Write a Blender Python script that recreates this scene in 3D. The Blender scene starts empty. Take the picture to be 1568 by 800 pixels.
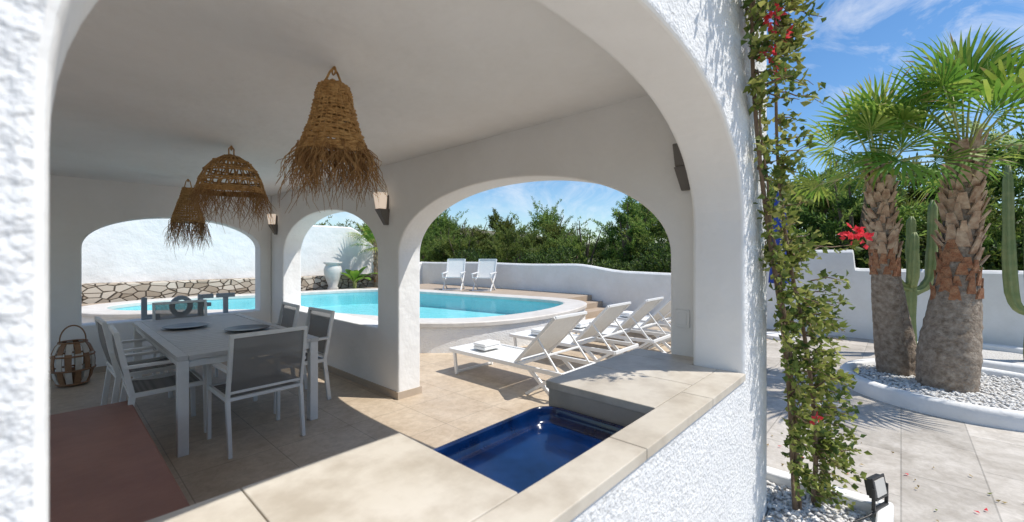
import bpy, math, random
import numpy as np
from mathutils import Vector, Matrix
R=random.Random(11)
NR=np.random.RandomState(5)
scene=bpy.context.scene
V3=Vector

# ------------------------------------------------------------------ materials
def new_mat(name):
    m=bpy.data.materials.new(name); m.use_nodes=True
    nt=m.node_tree; b=nt.nodes['Principled BSDF']
    return m,nt,b
def N(nt,t,**kw):
    n=nt.nodes.new(t)
    for k,v in kw.items():
        if k in n.inputs: n.inputs[k].default_value=v
        else: setattr(n,k,v)
    return n
def c4(c): return (c[0],c[1],c[2],1)
def mat(name,col,rough=.6,col2=None,vscale=6,bump=0,bscale=40,bdist=.01,metal=0,detail=6,coord='Object',spec=.5,trans=0,lo=.33,hi=.67,lump=0,stain=None):
    m,nt,b=new_mat(name)
    b.inputs['Roughness'].default_value=rough; b.inputs['Metallic'].default_value=metal
    b.inputs['Specular IOR Level'].default_value=spec
    b.inputs['Base Color'].default_value=c4(col)
    tc=N(nt,'ShaderNodeTexCoord')
    if col2:
        n=N(nt,'ShaderNodeTexNoise',Scale=vscale,Detail=detail,Roughness=.6)
        nt.links.new(tc.outputs[coord],n.inputs['Vector'])
        r=N(nt,'ShaderNodeValToRGB'); r.color_ramp.elements[0].position=lo; r.color_ramp.elements[1].position=hi
        r.color_ramp.elements[0].color=c4(col); r.color_ramp.elements[1].color=c4(col2)
        nt.links.new(n.outputs['Fac'],r.inputs['Fac']); last=r.outputs['Color']
        if stain:
            n3=N(nt,'ShaderNodeTexNoise',Scale=.9,Detail=9,Roughness=.7); nt.links.new(tc.outputs[coord],n3.inputs['Vector'])
            r3=N(nt,'ShaderNodeValToRGB'); r3.color_ramp.elements[0].position=.35; r3.color_ramp.elements[1].position=.6
            r3.color_ramp.elements[0].color=c4(stain); r3.color_ramp.elements[1].color=(1,1,1,1); nt.links.new(n3.outputs['Fac'],r3.inputs['Fac'])
            mx=N(nt,'ShaderNodeMix',data_type='RGBA',blend_type='MULTIPLY'); mx.inputs[0].default_value=1
            nt.links.new(last,mx.inputs[6]); nt.links.new(r3.outputs['Color'],mx.inputs[7]); last=mx.outputs[2]
        nt.links.new(last,b.inputs['Base Color'])
    if bump:
        n=N(nt,'ShaderNodeTexNoise',Scale=bscale,Detail=4,Roughness=.55)
        nt.links.new(tc.outputs[coord],n.inputs['Vector'])
        bp=N(nt,'ShaderNodeBump',Strength=bump,Distance=bdist)
        nt.links.new(n.outputs['Fac'],bp.inputs['Height'])
        if lump:
            n4=N(nt,'ShaderNodeTexNoise',Scale=3.5,Detail=3); nt.links.new(tc.outputs[coord],n4.inputs['Vector'])
            bp2=N(nt,'ShaderNodeBump',Strength=lump,Distance=.06); nt.links.new(n4.outputs['Fac'],bp2.inputs['Height']); nt.links.new(bp2.outputs['Normal'],bp.inputs['Normal'])
        nt.links.new(bp.outputs['Normal'],b.inputs['Normal'])
    return m
def leafmat(name,col,col2,tr=.35,vscale=3,rnd=0):
    m,nt,b=new_mat(name)
    out=nt.nodes['Material Output']
    tc=N(nt,'ShaderNodeTexCoord'); n=N(nt,'ShaderNodeTexNoise',Scale=vscale,Detail=3)
    nt.links.new(tc.outputs['Object'],n.inputs['Vector'])
    r=N(nt,'ShaderNodeValToRGB'); r.color_ramp.elements[0].position=.35; r.color_ramp.elements[1].position=.65
    r.color_ramp.elements[0].color=c4(col); r.color_ramp.elements[1].color=c4(col2)
    nt.links.new(n.outputs['Fac'],r.inputs['Fac']); last=r.outputs['Color']
    if rnd:
        oi=N(nt,'ShaderNodeObjectInfo'); mr=N(nt,'ShaderNodeMapRange'); mr.inputs[3].default_value=1-rnd; mr.inputs[4].default_value=1+rnd
        nt.links.new(oi.outputs['Random'],mr.inputs[0])
        mr2=N(nt,'ShaderNodeMapRange'); mr2.inputs[3].default_value=.475; mr2.inputs[4].default_value=.515; nt.links.new(oi.outputs['Random'],mr2.inputs[0])
        h=N(nt,'ShaderNodeHueSaturation'); nt.links.new(mr.outputs[0],h.inputs['Value']); nt.links.new(mr2.outputs[0],h.inputs['Hue']); nt.links.new(last,h.inputs['Color']); last=h.outputs[0]
    nt.links.new(last,b.inputs['Base Color'])
    b.inputs['Roughness'].default_value=.55; b.inputs['Specular IOR Level'].default_value=.25
    t=N(nt,'ShaderNodeBsdfTranslucent'); nt.links.new(last,t.inputs['Color'])
    mx=N(nt,'ShaderNodeMixShader'); mx.inputs[0].default_value=tr
    nt.links.new(b.outputs[0],mx.inputs[1]); nt.links.new(t.outputs[0],mx.inputs[2]); nt.links.new(mx.outputs[0],out.inputs['Surface'])
    return m
def tilemat(name,c1,c2,mortar,bw,rh,ms,off=0,rough=.45,vein=None,vs=2.5,loc=(0,0,0)):
    m,nt,b=new_mat(name)
    tc=N(nt,'ShaderNodeTexCoord'); mp=N(nt,'ShaderNodeMapping'); mp.inputs['Location'].default_value=loc
    nt.links.new(tc.outputs['Object'],mp.inputs['Vector'])
    br=N(nt,'ShaderNodeTexBrick'); br.offset=off; br.squash=1
    br.inputs['Scale'].default_value=1; br.inputs['Brick Width'].default_value=bw; br.inputs['Row Height'].default_value=rh
    br.inputs['Mortar Size'].default_value=ms; br.inputs['Mortar Smooth'].default_value=.3
    br.inputs['Color1'].default_value=c4(c1); br.inputs['Color2'].default_value=c4(c2); br.inputs['Mortar'].default_value=c4(mortar)
    nt.links.new(mp.outputs[0],br.inputs['Vector'])
    last=br.outputs['Color']
    for (sc,ve,lo,hi) in ((vs,vein or (.75,.72,.68),.34,.62),(vs*7,(.86,.85,.83),.38,.6)):
        n=N(nt,'ShaderNodeTexNoise',Scale=sc,Detail=10,Roughness=.72,Distortion=.8)
        nt.links.new(tc.outputs['Object'],n.inputs['Vector'])
        r=N(nt,'ShaderNodeValToRGB'); r.color_ramp.elements[0].position=lo; r.color_ramp.elements[1].position=hi
        r.color_ramp.elements[0].color=c4(ve); r.color_ramp.elements[1].color=(1.04,1.04,1.04,1)
        nt.links.new(n.outputs['Fac'],r.inputs['Fac'])
        mx=N(nt,'ShaderNodeMix',data_type='RGBA',blend_type='MULTIPLY'); mx.inputs[0].default_value=1
        nt.links.new(last,mx.inputs[6]); nt.links.new(r.outputs['Color'],mx.inputs[7]); last=mx.outputs[2]
    nt.links.new(last,b.inputs['Base Color'])
    n2=N(nt,'ShaderNodeTexNoise',Scale=9,Detail=5)
    nt.links.new(tc.outputs['Object'],n2.inputs['Vector'])
    mr=N(nt,'ShaderNodeMapRange'); mr.inputs[3].default_value=rough-.12; mr.inputs[4].default_value=rough+.2
    nt.links.new(n2.outputs['Fac'],mr.inputs[0]); nt.links.new(mr.outputs[0],b.inputs['Roughness'])
    ad=N(nt,'ShaderNodeMath',operation='SUBTRACT'); nt.links.new(n2.outputs['Fac'],ad.inputs[0])
    nt.links.new(br.outputs['Fac'],ad.inputs[1])
    bp=N(nt,'ShaderNodeBump',Strength=.35,Distance=.004)
    nt.links.new(ad.outputs[0],bp.inputs['Height']); nt.links.new(bp.outputs['Normal'],b.inputs['Normal'])
    return m
M_stucco=mat('rough_stucco',(.82,.82,.81),.85,(.76,.765,.77),8,bump=.8,bscale=55,bdist=.016,lump=.4)
M_plaster=mat('white_plaster',(.88,.88,.87),.8,(.85,.85,.84),1.5,bump=.4,bscale=30,bdist=.006,lump=.35,stain=(.95,.945,.935))
M_ceil=mat('ceiling_plaster',(.88,.88,.87),.85,(.85,.85,.84),1.2,bump=.35,bscale=14,bdist=.008,lump=.4,stain=(.95,.945,.935))
M_gwall=mat('garden_wall_paint',(.84,.84,.83),.85,(.78,.78,.77),1.2,bump=.5,bscale=25,bdist=.01,lump=.4,stain=(.90,.89,.87))
M_floor=tilemat('terrace_tile',(.57,.475,.365),(.52,.43,.33),(.36,.30,.23),.6,.6,.004,0,.48,(.84,.80,.75),2.2)
M_pave=tilemat('stone_paving',(.60,.555,.50),(.46,.425,.38),(.36,.335,.30),.8,.42,.005,.5,.55,(.68,.66,.63),2.4)
M_stone=mat('travertine',(.50,.445,.37),.42,(.64,.59,.51),7,bump=.2,bscale=30,bdist=.003,detail=15,lo=.34,hi=.58,stain=(.84,.82,.78))
M_grout=mat('counter_core',(.44,.39,.32),.7,(.36,.32,.26),8)
M_skirt=mat('skirting',(.50,.41,.32),.5,(.44,.36,.28),6)
M_brown=mat('terracotta_paint',(.36,.17,.12),.5,(.29,.13,.095),3,bump=.2,bscale=20,stain=(.82,.8,.78))
M_alu=mat('painted_aluminium',(.72,.72,.70),.4,(.66,.66,.64),10)
M_table=mat('table_slats',(.55,.54,.52),.45,(.48,.47,.45),12)
M_white=mat('white_frame',(.80,.80,.79),.4)
M_wfab=mat('white_sling',(.76,.76,.74),.8,(.70,.70,.68),30,bump=.2,bscale=200)
M_dark=mat('black_metal',(.03,.03,.03),.45)
M_grey=mat('sconce_metal',(.16,.15,.14),.5)
M_letter=mat('slate_paint',(.27,.33,.39),.6,(.33,.38,.43),10)
M_rattan=mat('rattan',(.32,.165,.05),.75,(.54,.33,.13),30,bump=.4,bscale=120)
M_rattan2=mat('rattan_fringe',(.42,.25,.10),.8,(.24,.12,.045),20)
M_gravel=mat('white_gravel',(.75,.73,.70),.8,(.55,.53,.50),60,bump=1,bscale=60,bdist=.03)
M_rock=mat('peb',(.78,.77,.74),.8,(.62,.6,.57),20)
M_trunk=mat('palm_trunk_bark',(.20,.145,.10),.9,(.46,.38,.30),18,bump=1,bscale=45,bdist=.03)
M_boot=mat('palm_leaf_base',(.26,.14,.08),.85,(.55,.42,.29),11,bump=.7,bscale=50)
M_fibre=mat('palm_fibre',(.32,.12,.055),.95,(.48,.26,.14),18,bump=1,bscale=60,bdist=.03)
M_palm1=leafmat('palm_leaf',(.11,.24,.03),(.20,.34,.05),.4)
M_palm2=leafmat('palm_leaf_light',(.25,.37,.05),(.40,.46,.10),.45)
M_palm3=leafmat('palm_leaf_dry',(.34,.25,.10),(.46,.36,.17),.3)
M_petiole=mat('petiole',(.36,.38,.12),.5)
M_cactus=mat('cactus_skin',(.16,.22,.08),.6,(.26,.29,.12),8,bump=.4,bscale=60)
M_v1=leafmat('vine_leaf_a',(.15,.20,.04),(.24,.28,.06))
M_v2=leafmat('vine_leaf_b',(.30,.33,.08),(.40,.40,.12))
M_v3=leafmat('vine_leaf_c',(.07,.12,.03),(.12,.17,.035))
M_fl=leafmat('bougainvillea_flower',(.80,.04,.06),(.85,.10,.12),.4)
M_stem=mat('vine_stem',(.16,.10,.06),.9,(.24,.17,.11),20)
M_t1=leafmat('tree_leaf_a',(.08,.145,.03),(.14,.21,.045),.4,1.2,.35)
M_t2=leafmat('tree_leaf_b',(.19,.27,.055),(.28,.34,.085),.45,1.2,.3)
M_t3=leafmat('tree_leaf_c',(.035,.065,.018),(.065,.105,.03),.3,1.2,.3)
M_bark=mat('bark',(.12,.09,.06),.9,(.2,.15,.11),10)
M_towel=mat('towel',(.85,.85,.84),.95,(.8,.8,.79),60,bump=.4,bscale=200)
M_blue=mat('blue_canvas',(.02,.05,.30),.7,(.03,.07,.38),8)
M_coping=mat('pool_coping',(.60,.57,.53),.6,(.69,.66,.62),7,bump=.2,bscale=30,stain=(.88,.86,.84))
M_aqua=mat('pool_lining',(.28,.66,.71),.6,(.34,.74,.78),3)
M_plate=mat('dark_plate',(.035,.035,.04),.35)
M_wood=mat('lantern_wood',(.22,.11,.05),.6,(.30,.17,.09),14)
M_woodw=mat('lantern_whitewash',(.62,.58,.52),.7,(.5,.46,.4),14)
M_dirt=mat('dry_ground',(.20,.155,.10),.95,(.10,.11,.05),.25)
M_hill=mat('hill_scrub',(.20,.17,.12),.95,(.10,.12,.06),.12)
M_deck=mat('deck_stone',(.38,.30,.22),.6,(.45,.36,.28),5)
M_urn=mat('urn_glaze',(.60,.58,.54),.6,(.5,.48,.44),6)
M_litter=leafmat('fallen_leaf',(.30,.20,.08),(.42,.32,.14),.2)

m,nt,b=new_mat('dark_sling'); M_sling=m
b.inputs['Roughness'].default_value=.7
tc=N(nt,'ShaderNodeTexCoord'); wv=N(nt,'ShaderNodeTexWave',Scale=60,Distortion=.3); wv.bands_direction='Z'
nt.links.new(tc.outputs['Object'],wv.inputs['Vector'])
r=N(nt,'ShaderNodeValToRGB'); r.color_ramp.elements[0].color=(.13,.125,.115,1); r.color_ramp.elements[1].color=(.22,.21,.195,1)
nt.links.new(wv.outputs['Fac'],r.inputs['Fac']); nt.links.new(r.outputs['Color'],b.inputs['Base Color']); b.inputs['Alpha'].default_value=.82

m,nt,b=new_mat('blue_enamel'); M_tray=m
b.inputs['Roughness'].default_value=.16; b.inputs['Coat Weight'].default_value=.3
tc=N(nt,'ShaderNodeTexCoord'); n=N(nt,'ShaderNodeTexNoise',Scale=4,Detail=10,Roughness=.7); nt.links.new(tc.outputs['Object'],n.inputs['Vector'])
mr=N(nt,'ShaderNodeMapRange'); mr.inputs[3].default_value=.03; mr.inputs[4].default_value=.32; nt.links.new(n.outputs['Fac'],mr.inputs[0]); nt.links.new(mr.outputs[0],b.inputs['Roughness'])
r=N(nt,'ShaderNodeValToRGB'); r.color_ramp.elements[0].position=.35; r.color_ramp.elements[1].position=.75
r.color_ramp.elements[0].color=(.001,.006,.032,1); r.color_ramp.elements[1].color=(.001,.030,.14,1); nt.links.new(n.outputs['Fac'],r.inputs['Fac']); nt.links.new(r.outputs['Color'],b.inputs['Base Color'])

m,nt,b=new_mat('pool_water'); M_water=m
out=nt.nodes['Material Output']; nt.nodes.remove(b)
tr=N(nt,'ShaderNodeBsdfTransparent',Color=(.78,.95,.97,1)); gl=N(nt,'ShaderNodeBsdfGlossy',Roughness=.03)
fr=N(nt,'ShaderNodeFresnel',IOR=1.33); mx=N(nt,'ShaderNodeMixShader')
tc=N(nt,'ShaderNodeTexCoord'); n=N(nt,'ShaderNodeTexNoise',Scale=5,Detail=3); nt.links.new(tc.outputs['Object'],n.inputs['Vector'])
bp=N(nt,'ShaderNodeBump',Strength=.35,Distance=.03); nt.links.new(n.outputs['Fac'],bp.inputs['Height'])
nt.links.new(bp.outputs[0],gl.inputs['Normal']); nt.links.new(bp.outputs[0],fr.inputs['Normal'])
ms=N(nt,'ShaderNodeMath',operation='MULTIPLY'); ms.inputs[1].default_value=.5; nt.links.new(fr.outputs[0],ms.inputs[0])
nt.links.new(ms.outputs[0],mx.inputs[0]); nt.links.new(tr.outputs[0],mx.inputs[1]); nt.links.new(gl.outputs[0],mx.inputs[2]); nt.links.new(mx.outputs[0],out.inputs['Surface'])

m,nt,b=new_mat('frosted_glass_lit'); M_glow=m
b.inputs['Base Color'].default_value=(.8,.78,.74,1); b.inputs['Emission Color'].default_value=(1,.78,.6,1); b.inputs['Emission Strength'].default_value=.5

m,nt,b=new_mat('dry_stone_masonry'); M_masonry=m
tc=N(nt,'ShaderNodeTexCoord'); mp=N(nt,'ShaderNodeMapping'); mp.inputs['Scale'].default_value=(4.2,4.2,7.5); nt.links.new(tc.outputs['Object'],mp.inputs['Vector'])
vo=N(nt,'ShaderNodeTexVoronoi',Scale=1); vo.feature='DISTANCE_TO_EDGE'; nt.links.new(mp.outputs[0],vo.inputs['Vector'])
vc=N(nt,'ShaderNodeTexVoronoi',Scale=1); nt.links.new(mp.outputs[0],vc.inputs['Vector'])
r=N(nt,'ShaderNodeValToRGB'); r.color_ramp.elements[0].position=.01; r.color_ramp.elements[1].position=.07
r.color_ramp.elements[0].color=(.22,.18,.14,1); r.color_ramp.elements[1].color=(1,1,1,1); nt.links.new(vo.outputs['Distance'],r.inputs['Fac'])
r2=N(nt,'ShaderNodeValToRGB'); r2.color_ramp.elements[0].color=(.30,.235,.17,1); r2.color_ramp.elements[1].color=(.60,.53,.44,1)
sp=N(nt,'ShaderNodeSeparateColor'); nt.links.new(vc.outputs['Color'],sp.inputs[0]); nt.links.new(sp.outputs[0],r2.inputs['Fac'])
mx=N(nt,'ShaderNodeMix',data_type='RGBA',blend_type='MULTIPLY'); mx.inputs[0].default_value=1
nt.links.new(r.outputs['Color'],mx.inputs[6]); nt.links.new(r2.outputs['Color'],mx.inputs[7]); nt.links.new(mx.outputs[2],b.inputs['Base Color'])
b.inputs['Roughness'].default_value=.9
bp=N(nt,'ShaderNodeBump',Strength=1,Distance=.06); nt.links.new(r.outputs['Color'],bp.inputs['Height']); nt.links.new(bp.outputs[0],b.inputs['Normal'])

# ------------------------------------------------------------------ mesh builder
class MB:
    def __init__(s): s.v=[]; s.f=[]; s.m=[]
    def add(s,vs,fs,mi=0):
        o=len(s.v); s.v.extend([tuple(p) for p in vs]); s.f.extend([tuple(i+o for i in f) for f in fs]); s.m.extend([mi]*len(fs))
    def box(s,a,b_,mi=0,M=None):
        x0,y0,z0=a; x1,y1,z1=b_
        vs=[V3(p) for p in [(x0,y0,z0),(x1,y0,z0),(x1,y1,z0),(x0,y1,z0),(x0,y0,z1),(x1,y0,z1),(x1,y1,z1),(x0,y1,z1)]]
        if M: vs=[M@p for p in vs]
        s.add(vs,[(3,2,1,0),(4,5,6,7),(0,1,5,4),(1,2,6,5),(2,3,7,6),(3,0,4,7)],mi)
    def bar(s,p0,p1,w,h,mi=0,up=(0,0,1)):
        p0=V3(p0);p1=V3(p1); d=(p1-p0); L=d.length; d.normalize(); u=V3(up)
        if abs(d.dot(u))>.98: u=V3((0,1,0))
        sd=d.cross(u).normalized(); u2=sd.cross(d)
        vs=[]
        for p in (p0,p1):
            for a,c in ((-1,-1),(1,-1),(1,1),(-1,1)): vs.append(p+sd*a*w/2+u2*c*h/2)
        s.add(vs,[(3,2,1,0),(4,5,6,7),(0,1,5,4),(1,2,6,5),(2,3,7,6),(3,0,4,7)],mi)
    def tube(s,pts,r,n=6,mi=0,closed=False,rib=None,cap=True):
        pts=[V3(p) for p in pts]; k=len(pts); vs=[]; prev=None
        for i,p in enumerate(pts):
            if closed: d=pts[(i+1)%k]-pts[i-1]
            else: d=pts[min(i+1,k-1)]-pts[max(i-1,0)]
            if d.length<1e-9: d=V3((0,0,1))
            d.normalize()
            if prev is None:
                u=V3((0,0,1)) if abs(d.z)<.9 else V3((1,0,0))
                prev=d.cross(u).normalized()
            sd=(prev-d*prev.dot(d)).normalized(); prev=sd; u2=d.cross(sd)
            rr=r[i] if hasattr(r,'__len__') else r
            for j in range(n):
                a=2*math.pi*j/n; q=rr*(rib(j,i) if rib else 1)
                vs.append(p+sd*math.cos(a)*q+u2*math.sin(a)*q)
        fs=[]
        for i in range(k if closed else k-1):
            i2=(i+1)%k
            for j in range(n):
                j2=(j+1)%n; fs.append((i*n+j,i*n+j2,i2*n+j2,i2*n+j))
        if cap and not closed:
            fs.append(tuple(range(n))[::-1]); fs.append(tuple((k-1)*n+j for j in range(n)))
        s.add(vs,fs,mi)
    def lathe(s,prof,c=(0,0,0),n=32,mi=0,cap=False):
        vs=[];k=len(prof)
        for r_,z in prof:
            for j in range(n):
                a=2*math.pi*j/n; vs.append((c[0]+r_*math.cos(a),c[1]+r_*math.sin(a),c[2]+z))
        fs=[(i*n+j,i*n+(j+1)%n,(i+1)*n+(j+1)%n,(i+1)*n+j) for i in range(k-1) for j in range(n)]
        if cap: fs.append(tuple((k-1)*n+j for j in range(n)))
        s.add(vs,fs,mi)
    def obj(s,name,mats,parent=None,smooth=False,bevel=0,bseg=2):
        me=bpy.data.meshes.new(name); me.from_pydata([tuple(p) for p in s.v],[],s.f)
        for m_ in (mats if isinstance(mats,(list,tuple)) else [mats]): me.materials.append(m_)
        me.polygons.foreach_set('material_index',s.m)
        if smooth: me.polygons.foreach_set('use_smooth',[True]*len(s.f))
        me.update()
        o=bpy.data.objects.new(name,me); scene.collection.objects.link(o)
        if parent: o.parent=parent
        if bevel:
            bm=o.modifiers.new('bevel','BEVEL'); bm.width=bevel; bm.segments=bseg; bm.limit_method='ANGLE'; bm.angle_limit=math.radians(40)
        return o
def empty(name,loc=(0,0,0),rz=0):
    e=bpy.data.objects.new(name,None); scene.collection.objects.link(e); e.location=loc; e.rotation_euler=(0,0,rz); e.empty_display_size=.2
    return e
def inst(o,name,parent=None,loc=(0,0,0),rot=(0,0,0),sc=(1,1,1)):
    q=bpy.data.objects.new(name,o.data); scene.collection.objects.link(q); q.parent=parent; q.location=loc; q.rotation_euler=rot; q.scale=sc
    for md in o.modifiers:
        if md.type=='BEVEL':
            bm=q.modifiers.new('bevel','BEVEL'); bm.width=md.width; bm.segments=md.segments; bm.limit_method='ANGLE'; bm.angle_limit=md.angle_limit
    return q

# ------------------------------------------------------------------ villa
villa=empty('white_villa')
def arch_wall(name,axis,p0,p1,u0,u1,z0,z1,ops,mats,bevel=.012,sill_p1=None,outer=None):
    vd={}; vs=[]; fs=[]; ms=[]
    def v(u,z,w):
        k=(round(u,4),round(z,4),round(w,4))
        if k not in vd:
            vd[k]=len(vs); vs.append((u,w,z) if axis=='X' else (w,u,z))
        return vd[k]
    def face(lst,mi=1):
        fs.append(tuple(v(*q) for q in lst)); ms.append(mi)
    def both(poly,pp=None):
        a,b_=(p0,pp or p1)
        face([(u,z,a) for u,z in poly],0); face([(u,z,b_) for u,z in poly[::-1]],1)
    K=56; MM=7
    cur=u0; curt=u0; lpts=[]
    for o in sorted(ops,key=lambda q:q['c']):
        c,rx,sp,ry,sill,n=o['c'],o['rx'],o['spring'],o['ry'],o.get('sill'),o.get('n',2)
        ul,ur=c-rx,c+rx
        us=[c-rx*math.cos(math.pi*i/K) for i in range(K+1)]; us[0]=ul; us[-1]=ur
        zt=[sp+ry*max(0,(1-abs((u-c)/rx)**n))**(1/n) for u in us]
        rp=([(ul,sill)] if sill else [])+[(us[i],zt[i]) for i in range(MM+1)]
        both([(cur,z0),(ul,z0)]+rp+[(us[MM],z1),(curt,z1)]+lpts[::-1])
        face([(curt,z1,p0),(us[MM],z1,p0),(us[MM],z1,p1),(curt,z1,p1)])
        for i in range(K):
            a,b_=us[i],us[i+1]
            face([(a,zt[i],p0),(a,zt[i],p1),(b_,zt[i+1],p1),(b_,zt[i+1],p0)])
            if MM<=i<K-MM:
                both([(a,zt[i]),(b_,zt[i+1]),(b_,z1),(a,z1)])
                face([(a,z1,p0),(b_,z1,p0),(b_,z1,p1),(a,z1,p1)])
        bz=sill if sill else z0
        if sill:
            q=sill_p1 or p1
            if q==p1:
                both([(ul,z0),(ur,z0),(ur,sill),(ul,sill)])
            else:
                face([(ul,z0,p0),(ur,z0,p0),(ur,sill,p0),(ul,sill,p0)],0)
                face([(ul,z0,q),(ur,z0,q),(ur,sill,q),(ul,sill,q)],1)
                for uu in (ul,ur): face([(uu,z0,q),(uu,sill,q),(uu,sill,p1),(uu,z0,p1)],1)
            face([(ul,sill,p0),(ur,sill,p0),(ur,sill,q),(ul,sill,q)])
        face([(ul,bz,p0),(ul,sp,p0),(ul,sp,p1),(ul,bz,p1)]); face([(ur,bz,p0),(ur,bz,p1),(ur,sp,p1),(ur,sp,p0)])
        cur=ur; curt=us[K-MM]; lpts=([(ur,sill)] if sill else [])+[(us[i],zt[i]) for i in range(K,K-MM-1,-1)]
    both([(cur,z0),(u1,z0),(u1,z1),(curt,z1)]+lpts[::-1])
    face([(curt,z1,p0),(u1,z1,p0),(u1,z1,p1),(curt,z1,p1)])
    for u in (u0,u1): face([(u,z0,p0),(u,z1,p0),(u,z1,p1),(u,z0,p1)],0)
    me=bpy.data.meshes.new(name); me.from_pydata(vs,[],fs)
    for m_ in mats: me.materials.append(m_)
    me.polygons.foreach_set('material_index',ms)
    import bmesh
    bm=bmesh.new(); bm.from_mesh(me); bmesh.ops.recalc_face_normals(bm,faces=bm.faces); bm.to_mesh(me); bm.free()
    o=bpy.data.objects.new(name,me); scene.collection.objects.link(o); o.parent=villa
    md=o.modifiers.new('bevel','BEVEL'); md.width=bevel; md.segments=3; md.limit_method='ANGLE'; md.angle_limit=math.radians(40)
    return o
ZT=3.3
arch_wall('front_wall','X',.562,.81,-3.2,2.77,-.05,ZT,[dict(c=-1.75,rx=1.12,spring=1.62,ry=.64,n=2.3),dict(c=1.145,rx=1.145,spring=1.62,ry=.64,sill=.90,n=2.3)],[M_stucco,M_plaster],.018,sill_p1=.683)  # left arch is out of view, added so sun bounces into the room
arch_wall('pool_side_wall','Y',2.465,2.74,.81,7.87,-.05,ZT,[dict(c=2.434,rx=1.434,spring=1.5,ry=.62,n=2.1),dict(c=5.695,rx=1.41,spring=1.5,ry=.60,sill=.70,n=2.1)],[M_plaster,M_plaster],.018)
arch_wall('end_wall','X',7.6,7.87,-3.2,2.465,-.05,ZT,[dict(c=-1.6,rx=1.1,spring=1.6,ry=.5,n=2.1),dict(c=1.29,rx=1.01,spring=1.60,ry=.44,sill=.62,n=2.1)],[M_plaster,M_plaster],.018)
arch_wall('rear_wall','Y',-3.2,-2.95,.81,7.6,-.05,ZT,[dict(c=2.5,rx=1.5,spring=1.7,ry=.65,n=2.4),dict(c=5.9,rx=1.5,spring=1.7,ry=.65,n=2.4)],[M_plaster,M_plaster],.018)  # unseen wall; its wide arches are added to brighten the interior
b_=MB(); b_.box((-2.95,.81,2.48),(2.465,7.6,2.75)); b_.obj('ceiling',M_ceil,villa)
b_=MB(); b_.box((-3.25,.5,ZT),(2.82,7.92,ZT+.06)); b_.obj('roof_coping',M_stucco,villa,bevel=.02)
sk=MB()
sk.box((2.453,3.868,0),(2.465,7.6,.075)); sk.box((2.453,3.856,0),(2.752,3.868,.075)); sk.box((-.5,7.588,0),(2.453,7.6,.075)); sk.box((2.74,3.868,0),(2.752,7.87,.075))
sk.obj('skirting',M_skirt,villa)

def sconce(y,zz=1.98,s=1,lit=True):
    e=empty('wall_sconce',(2.465,y,zz)); 
    g=MB()
    vs=[(-.14*s,-.055*s,.17*s),(-.03*s,-.055*s,.17*s),(-.03*s,.055*s,.17*s),(-.14*s,.055*s,.17*s),(-.115*s,-.045*s,0),(-.04*s,-.045*s,0),(-.04*s,.045*s,0),(-.115*s,.045*s,0)]
    F8=[(0,1,2,3),(7,6,5,4),(0,4,5,1),(1,5,6,2),(2,6,7,3),(3,7,4,0)]
    g.add(vs,F8); g.obj('glass_shade',M_glow if lit else M_grey,e,bevel=.005)
    k=MB()
    vs=[(-.125*s,-.05*s,-.002),(-.002,-.05*s,-.002),(-.002,.05*s,-.002),(-.125*s,.05*s,-.002),(-.03*s,-.03*s,-.17*s),(-.002,-.03*s,-.17*s),(-.002,.03*s,-.17*s),(-.03*s,.03*s,-.17*s)]
    k.add(vs,F8); k.box((-.028,-.035*s,-.08*s),(-.002,.035*s,.15*s)); k.obj('bracket',M_grey,e,bevel=.003)
sconce(4.08,2.0,1.0); sconce(7.36,2.0,.95); sconce(.905,2.0,.75,False)
s_=MB(); s_.box((2.452,.885,1.09),(2.465,.965,1.19)); s_.box((2.448,.9,1.105),(2.452,.95,1.175)); s_.obj('light_switch',M_white,bevel=.003)

# ------------------------------------------------------------------ counter
ct=empty('barbecue_counter')
t=MB(); g=.0015
def slab(x0,y0,x1,y1): t.box((x0+g,y0+g,.893),(x1-g,y1-g,.927))
xs=[0,.6,1.2,1.8,2.287]
for a,c in zip(xs[:-1],xs[1:]): slab(a,.554,c,.683)
for a,c in ((0,.32),(.32,.77)): slab(a,.683,c,1.206)
for a,c in ((1.543,1.93),(1.93,2.287)): slab(a,.683,c,1.206)
slab(2.287,.813,2.463,1.206)
t.obj('stone_top',M_stone,ct,bevel=.003)
c_=MB(); c_.box((.004,.686,0),(.765,1.19,.90)); c_.box((1.548,.686,0),(2.286,1.19,.90)); c_.box((2.286,.815,0),(2.46,1.19,.90)); c_.box((.765,.686,0),(1.548,1.19,.64))
c_.obj('counter_body',M_grout,ct)
def rrect(x0,y0,x1,y1,r,z,n=8):
    P=[]
    for cx,cy,a0 in ((x1-r,y1-r,0),(x0+r,y1-r,90),(x0+r,y0+r,180),(x1-r,y0+r,270)):
        for i in range(n+1):
            a=math.radians(a0+90*i/n); P.append((cx+r*math.cos(a),cy+r*math.sin(a),z))
    return P
tr_=MB()
def rings(mb,rl,mi=0,close=True):
    n=len(rl[0]); vs=[p for q in rl for p in q]; fs=[(i*n+j,i*n+(j+1)%n,(i+1)*n+(j+1)%n,(i+1)*n+j) for i in range(len(rl)-1) for j in range(n)]
    if close: fs.append(tuple((len(rl)-1)*n+j for j in range(n)))
    mb.add(vs,fs,mi)
def off(d,z,r): return rrect(.775+d,.69+d,1.538-d,1.205-d,r,z)
rings(tr_,[off(0,.78,.1),off(0,.822,.1),off(.006,.828,.098),off(.016,.828,.09),off(.019,.82,.085),off(.023,.80,.08),off(.03,.772,.07),off(.045,.764,.06),off(.06,.762,.05)])
tr_.obj('sink_tray',M_tray,None,smooth=True)
b_=MB(); b_.box((-1.9,1.7,0),(.44,4.5,.36)); b_.obj('masonry_bench',M_brown,bevel=.012)

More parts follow.
